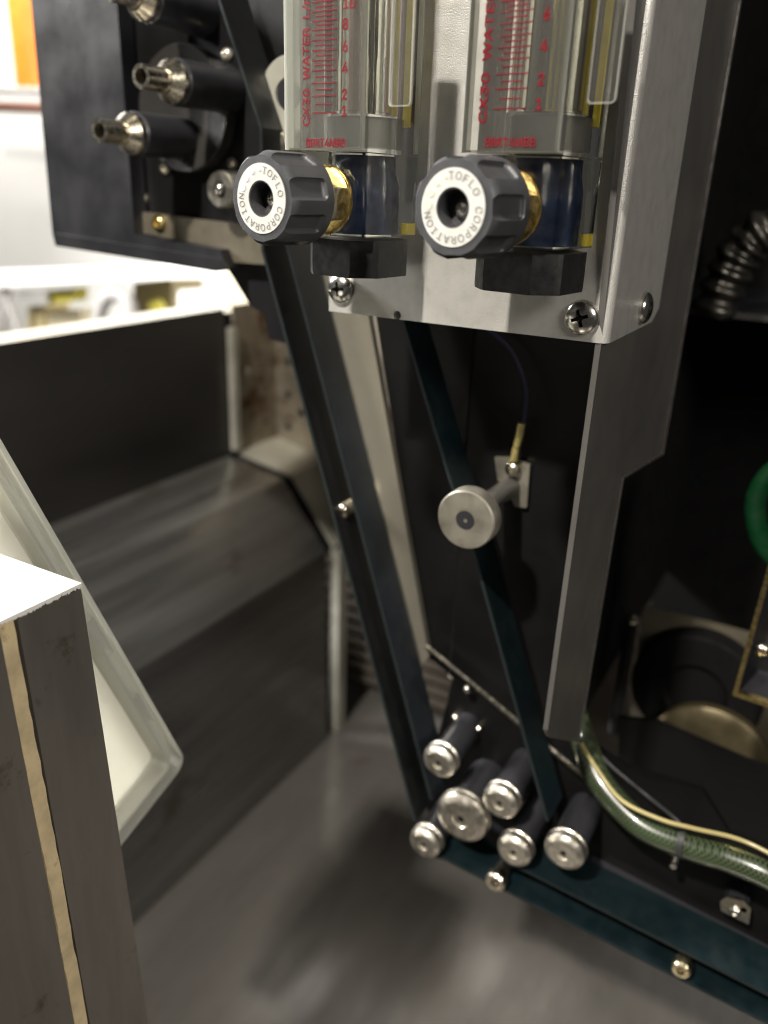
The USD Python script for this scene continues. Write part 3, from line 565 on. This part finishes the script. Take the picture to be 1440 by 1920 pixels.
hpts = [at(1075, 1330, y=.345), at(1098, 1400, y=.335), at(1128, 1470, y=.325), at(1200, 1545, y=.318), at(1290, 1585, y=.315), at(1370, 1610, y=.312), at(1460, 1650, y=.310), at(1600, 1740, y=.31)]
single('braided_hose', tube(hpts, .0062, 24), 'hose_braid', 'dark green braided hose curving out from under the flange', 'hose')
up = lambda q, dz, dy: q + np.array([0, dy, dz])
wp = [at(1090, 1395, y=.326), at(1118, 1440, y=.318), at(1165, 1500, y=.311), at(1235, 1535, y=.309), at(1300, 1553, y=.308), at(1380, 1572, y=.306), at(1450, 1604, y=.304), at(1580, 1680, y=.30)]
single('yellow_wire', tube(wp, .0010, 10), 'wire_yellow', 'thin yellow wire lying along the braided hose', 'wire')
single('black_wire', tube([at(1105, 1395, y=.334), at(1150, 1440, y=.333), at(1210, 1490, y=.332), at(1262, 1532, y=.325), at(1290, 1560, y=.322)], .0010, 10), 'wire_black', 'thin black wire above the braided hose', 'wire')
cq = at(1283, 1578, y=.3155)
tie = ring(.0062, .0075, -.0014, .0014, [0, 0, 0]); dr = at(1370, 1610, y=.312) - at(1200, 1545, y=.318); dr /= np.linalg.norm(dr)
tie.apply_transform(trimesh.geometry.align_vectors([0, 1, 0], dr)); tie.apply_translation(cq)
single('cable_tie', tie, 'wire_black', 'black cable tie round the braided hose', 'cable tie')
t = thing('sensor_lead', 'thin lead ending in a small bright ferrule below the braided hose', 'wire', at(1268, 1605, y=.32))
obj('lead', tube([at(1190, 1545, y=.320), at(1225, 1575, y=.321), at(1262, 1603, y=.322)], .0008, 10), 'wire_yellow', t)
obj('ferrule', lathe([(.0020, 0), (.0020, .006), (.0014, .0072)], at(1268, 1606, y=.325), 20), 'screw_steel', t)
t = thing('cable_clip', 'small folded steel clip on the lower arm at right', 'clip', at(1380, 1700, y=.33))
cp = XZ([(1350, 1690), (1362, 1682), (1395, 1690), (1408, 1704), (1404, 1734), (1352, 1708)], .326)
obj('plate', ex_y(rounded(cp, .0005), .326, .3275), 'nickel', t); obj('screw', dome_screw(at(1378, 1709, y=.326), .0026, .002, cross=False), 'screw_steel', t)
obj('tip', lathe([(.0014, 0), (.0014, .010)], at(1400, 1678, y=.336), 14), 'screw_steel', t); obj('foot', ex_y(cp.buffer(-.001), .3275, .338), 'black_paint', t)

# ---------------------------------------------------------------- bright workshop seen through the gap on the left
def bpoly(name, pts, y, th, mat, label, cat, rr=.002, group=None):
    return single(name, ex_y(rounded(XZ(pts, y), rr), y, y + th), mat, label, cat, group)
single('orange_post', box(*[v for v in (at(18, 60, y=1.3)[0], at(46, 60, y=1.3)[0])], 1.3, 1.33, at(30, 175, y=1.3)[2], .8), 'orange', 'orange upright stripe post in the bright workshop at top left', 'post')
p0, p1 = at(-60, 198, y=1.25), at(130, 205, y=1.25); single('brown_pipe', tube([p0, p1], .011, 16), 'brown_pipe', 'brown horizontal pipe in the bright workshop at top left', 'pipe')
p0, p1 = at(-60, 168, y=1.3), at(130, 174, y=1.3); single('grey_rail', tube([p0, p1], .009, 16), 'room_grey', 'pale grey rail above the brown pipe at top left', 'rail')
bpoly('machine_hood', [(-80, 512), (200, 505), (480, 498), (480, 520), (200, 525), (-80, 545)], .98, .10, 'room_white', 'white hood edge of the next machine behind the chute', 'machine hood')
t = thing('white_stand', 'white tubular stand legs at the far left behind the chute', 'stand', at(20, 580, y=1.0))
obj('leg', tube([at(-2, 520, y=1.0), at(45, 650, y=1.0)], .006, 12), 'room_grey', t); obj('leg', tube([at(18, 545, y=1.0), at(-2, 650, y=1.0)], .005, 12), 'room_grey', t)
bpoly('cream_box', [(52, 575), (82, 572), (80, 660), (52, 660)], 1.05, .06, 'tan', 'narrow tan box behind the chute, left of the grey pipe bend', 'box')
bpoly('cream_box', [(85, 585), (150, 580), (165, 660), (85, 660)], 1.06, .06, 'cream', 'wide cream box behind the chute, left of the grey pipe bend', 'box')
bpoly('yellow_valve', [(88, 545), (140, 540), (138, 565), (90, 570)], 1.02, .03, 'yellow_lamp', 'yellow valve body on the next machine', 'valve')
single('valve_rod', tube([at(35, 552, y=1.0), at(88, 552, y=1.0)], .005, 12), 'room_grey', 'grey rod left of the yellow valve', 'rod')
single('pipe_bend', tube([at(186, 660, y=1.0), at(186, 590, y=1.0), at(205, 555, y=1.0), at(232, 555, y=1.0), at(245, 585, y=1.0), at(242, 640, y=1.0)], .0125, 18), 'room_grey', 'grey pipe bend arching in the bright gap', 'pipe')
bpoly('tan_cabinet', [(250, 530), (322, 522), (322, 660), (250, 660)], 1.08, .08, 'tan', 'tan cabinet front right of the grey pipe bend', 'cabinet')
q = at(298, 578, y=1.06); single('yellow_button', lathe([(.016, 0), (.016, .008), (.010, .012)], q, 24), 'yellow_lamp', 'round yellow button on the tan cabinet', 'button')
bpoly('white_control_box', [(334, 545), (420, 535), (425, 620), (334, 640)], 1.0, .08, 'room_white', 'white control box at the right end of the bright gap', 'box')
bpoly('cream_post', [(424, 500), (455, 510), (480, 600), (424, 620)], .95, .05, 'cream', 'cream upright at the right end of the bright gap', 'post')
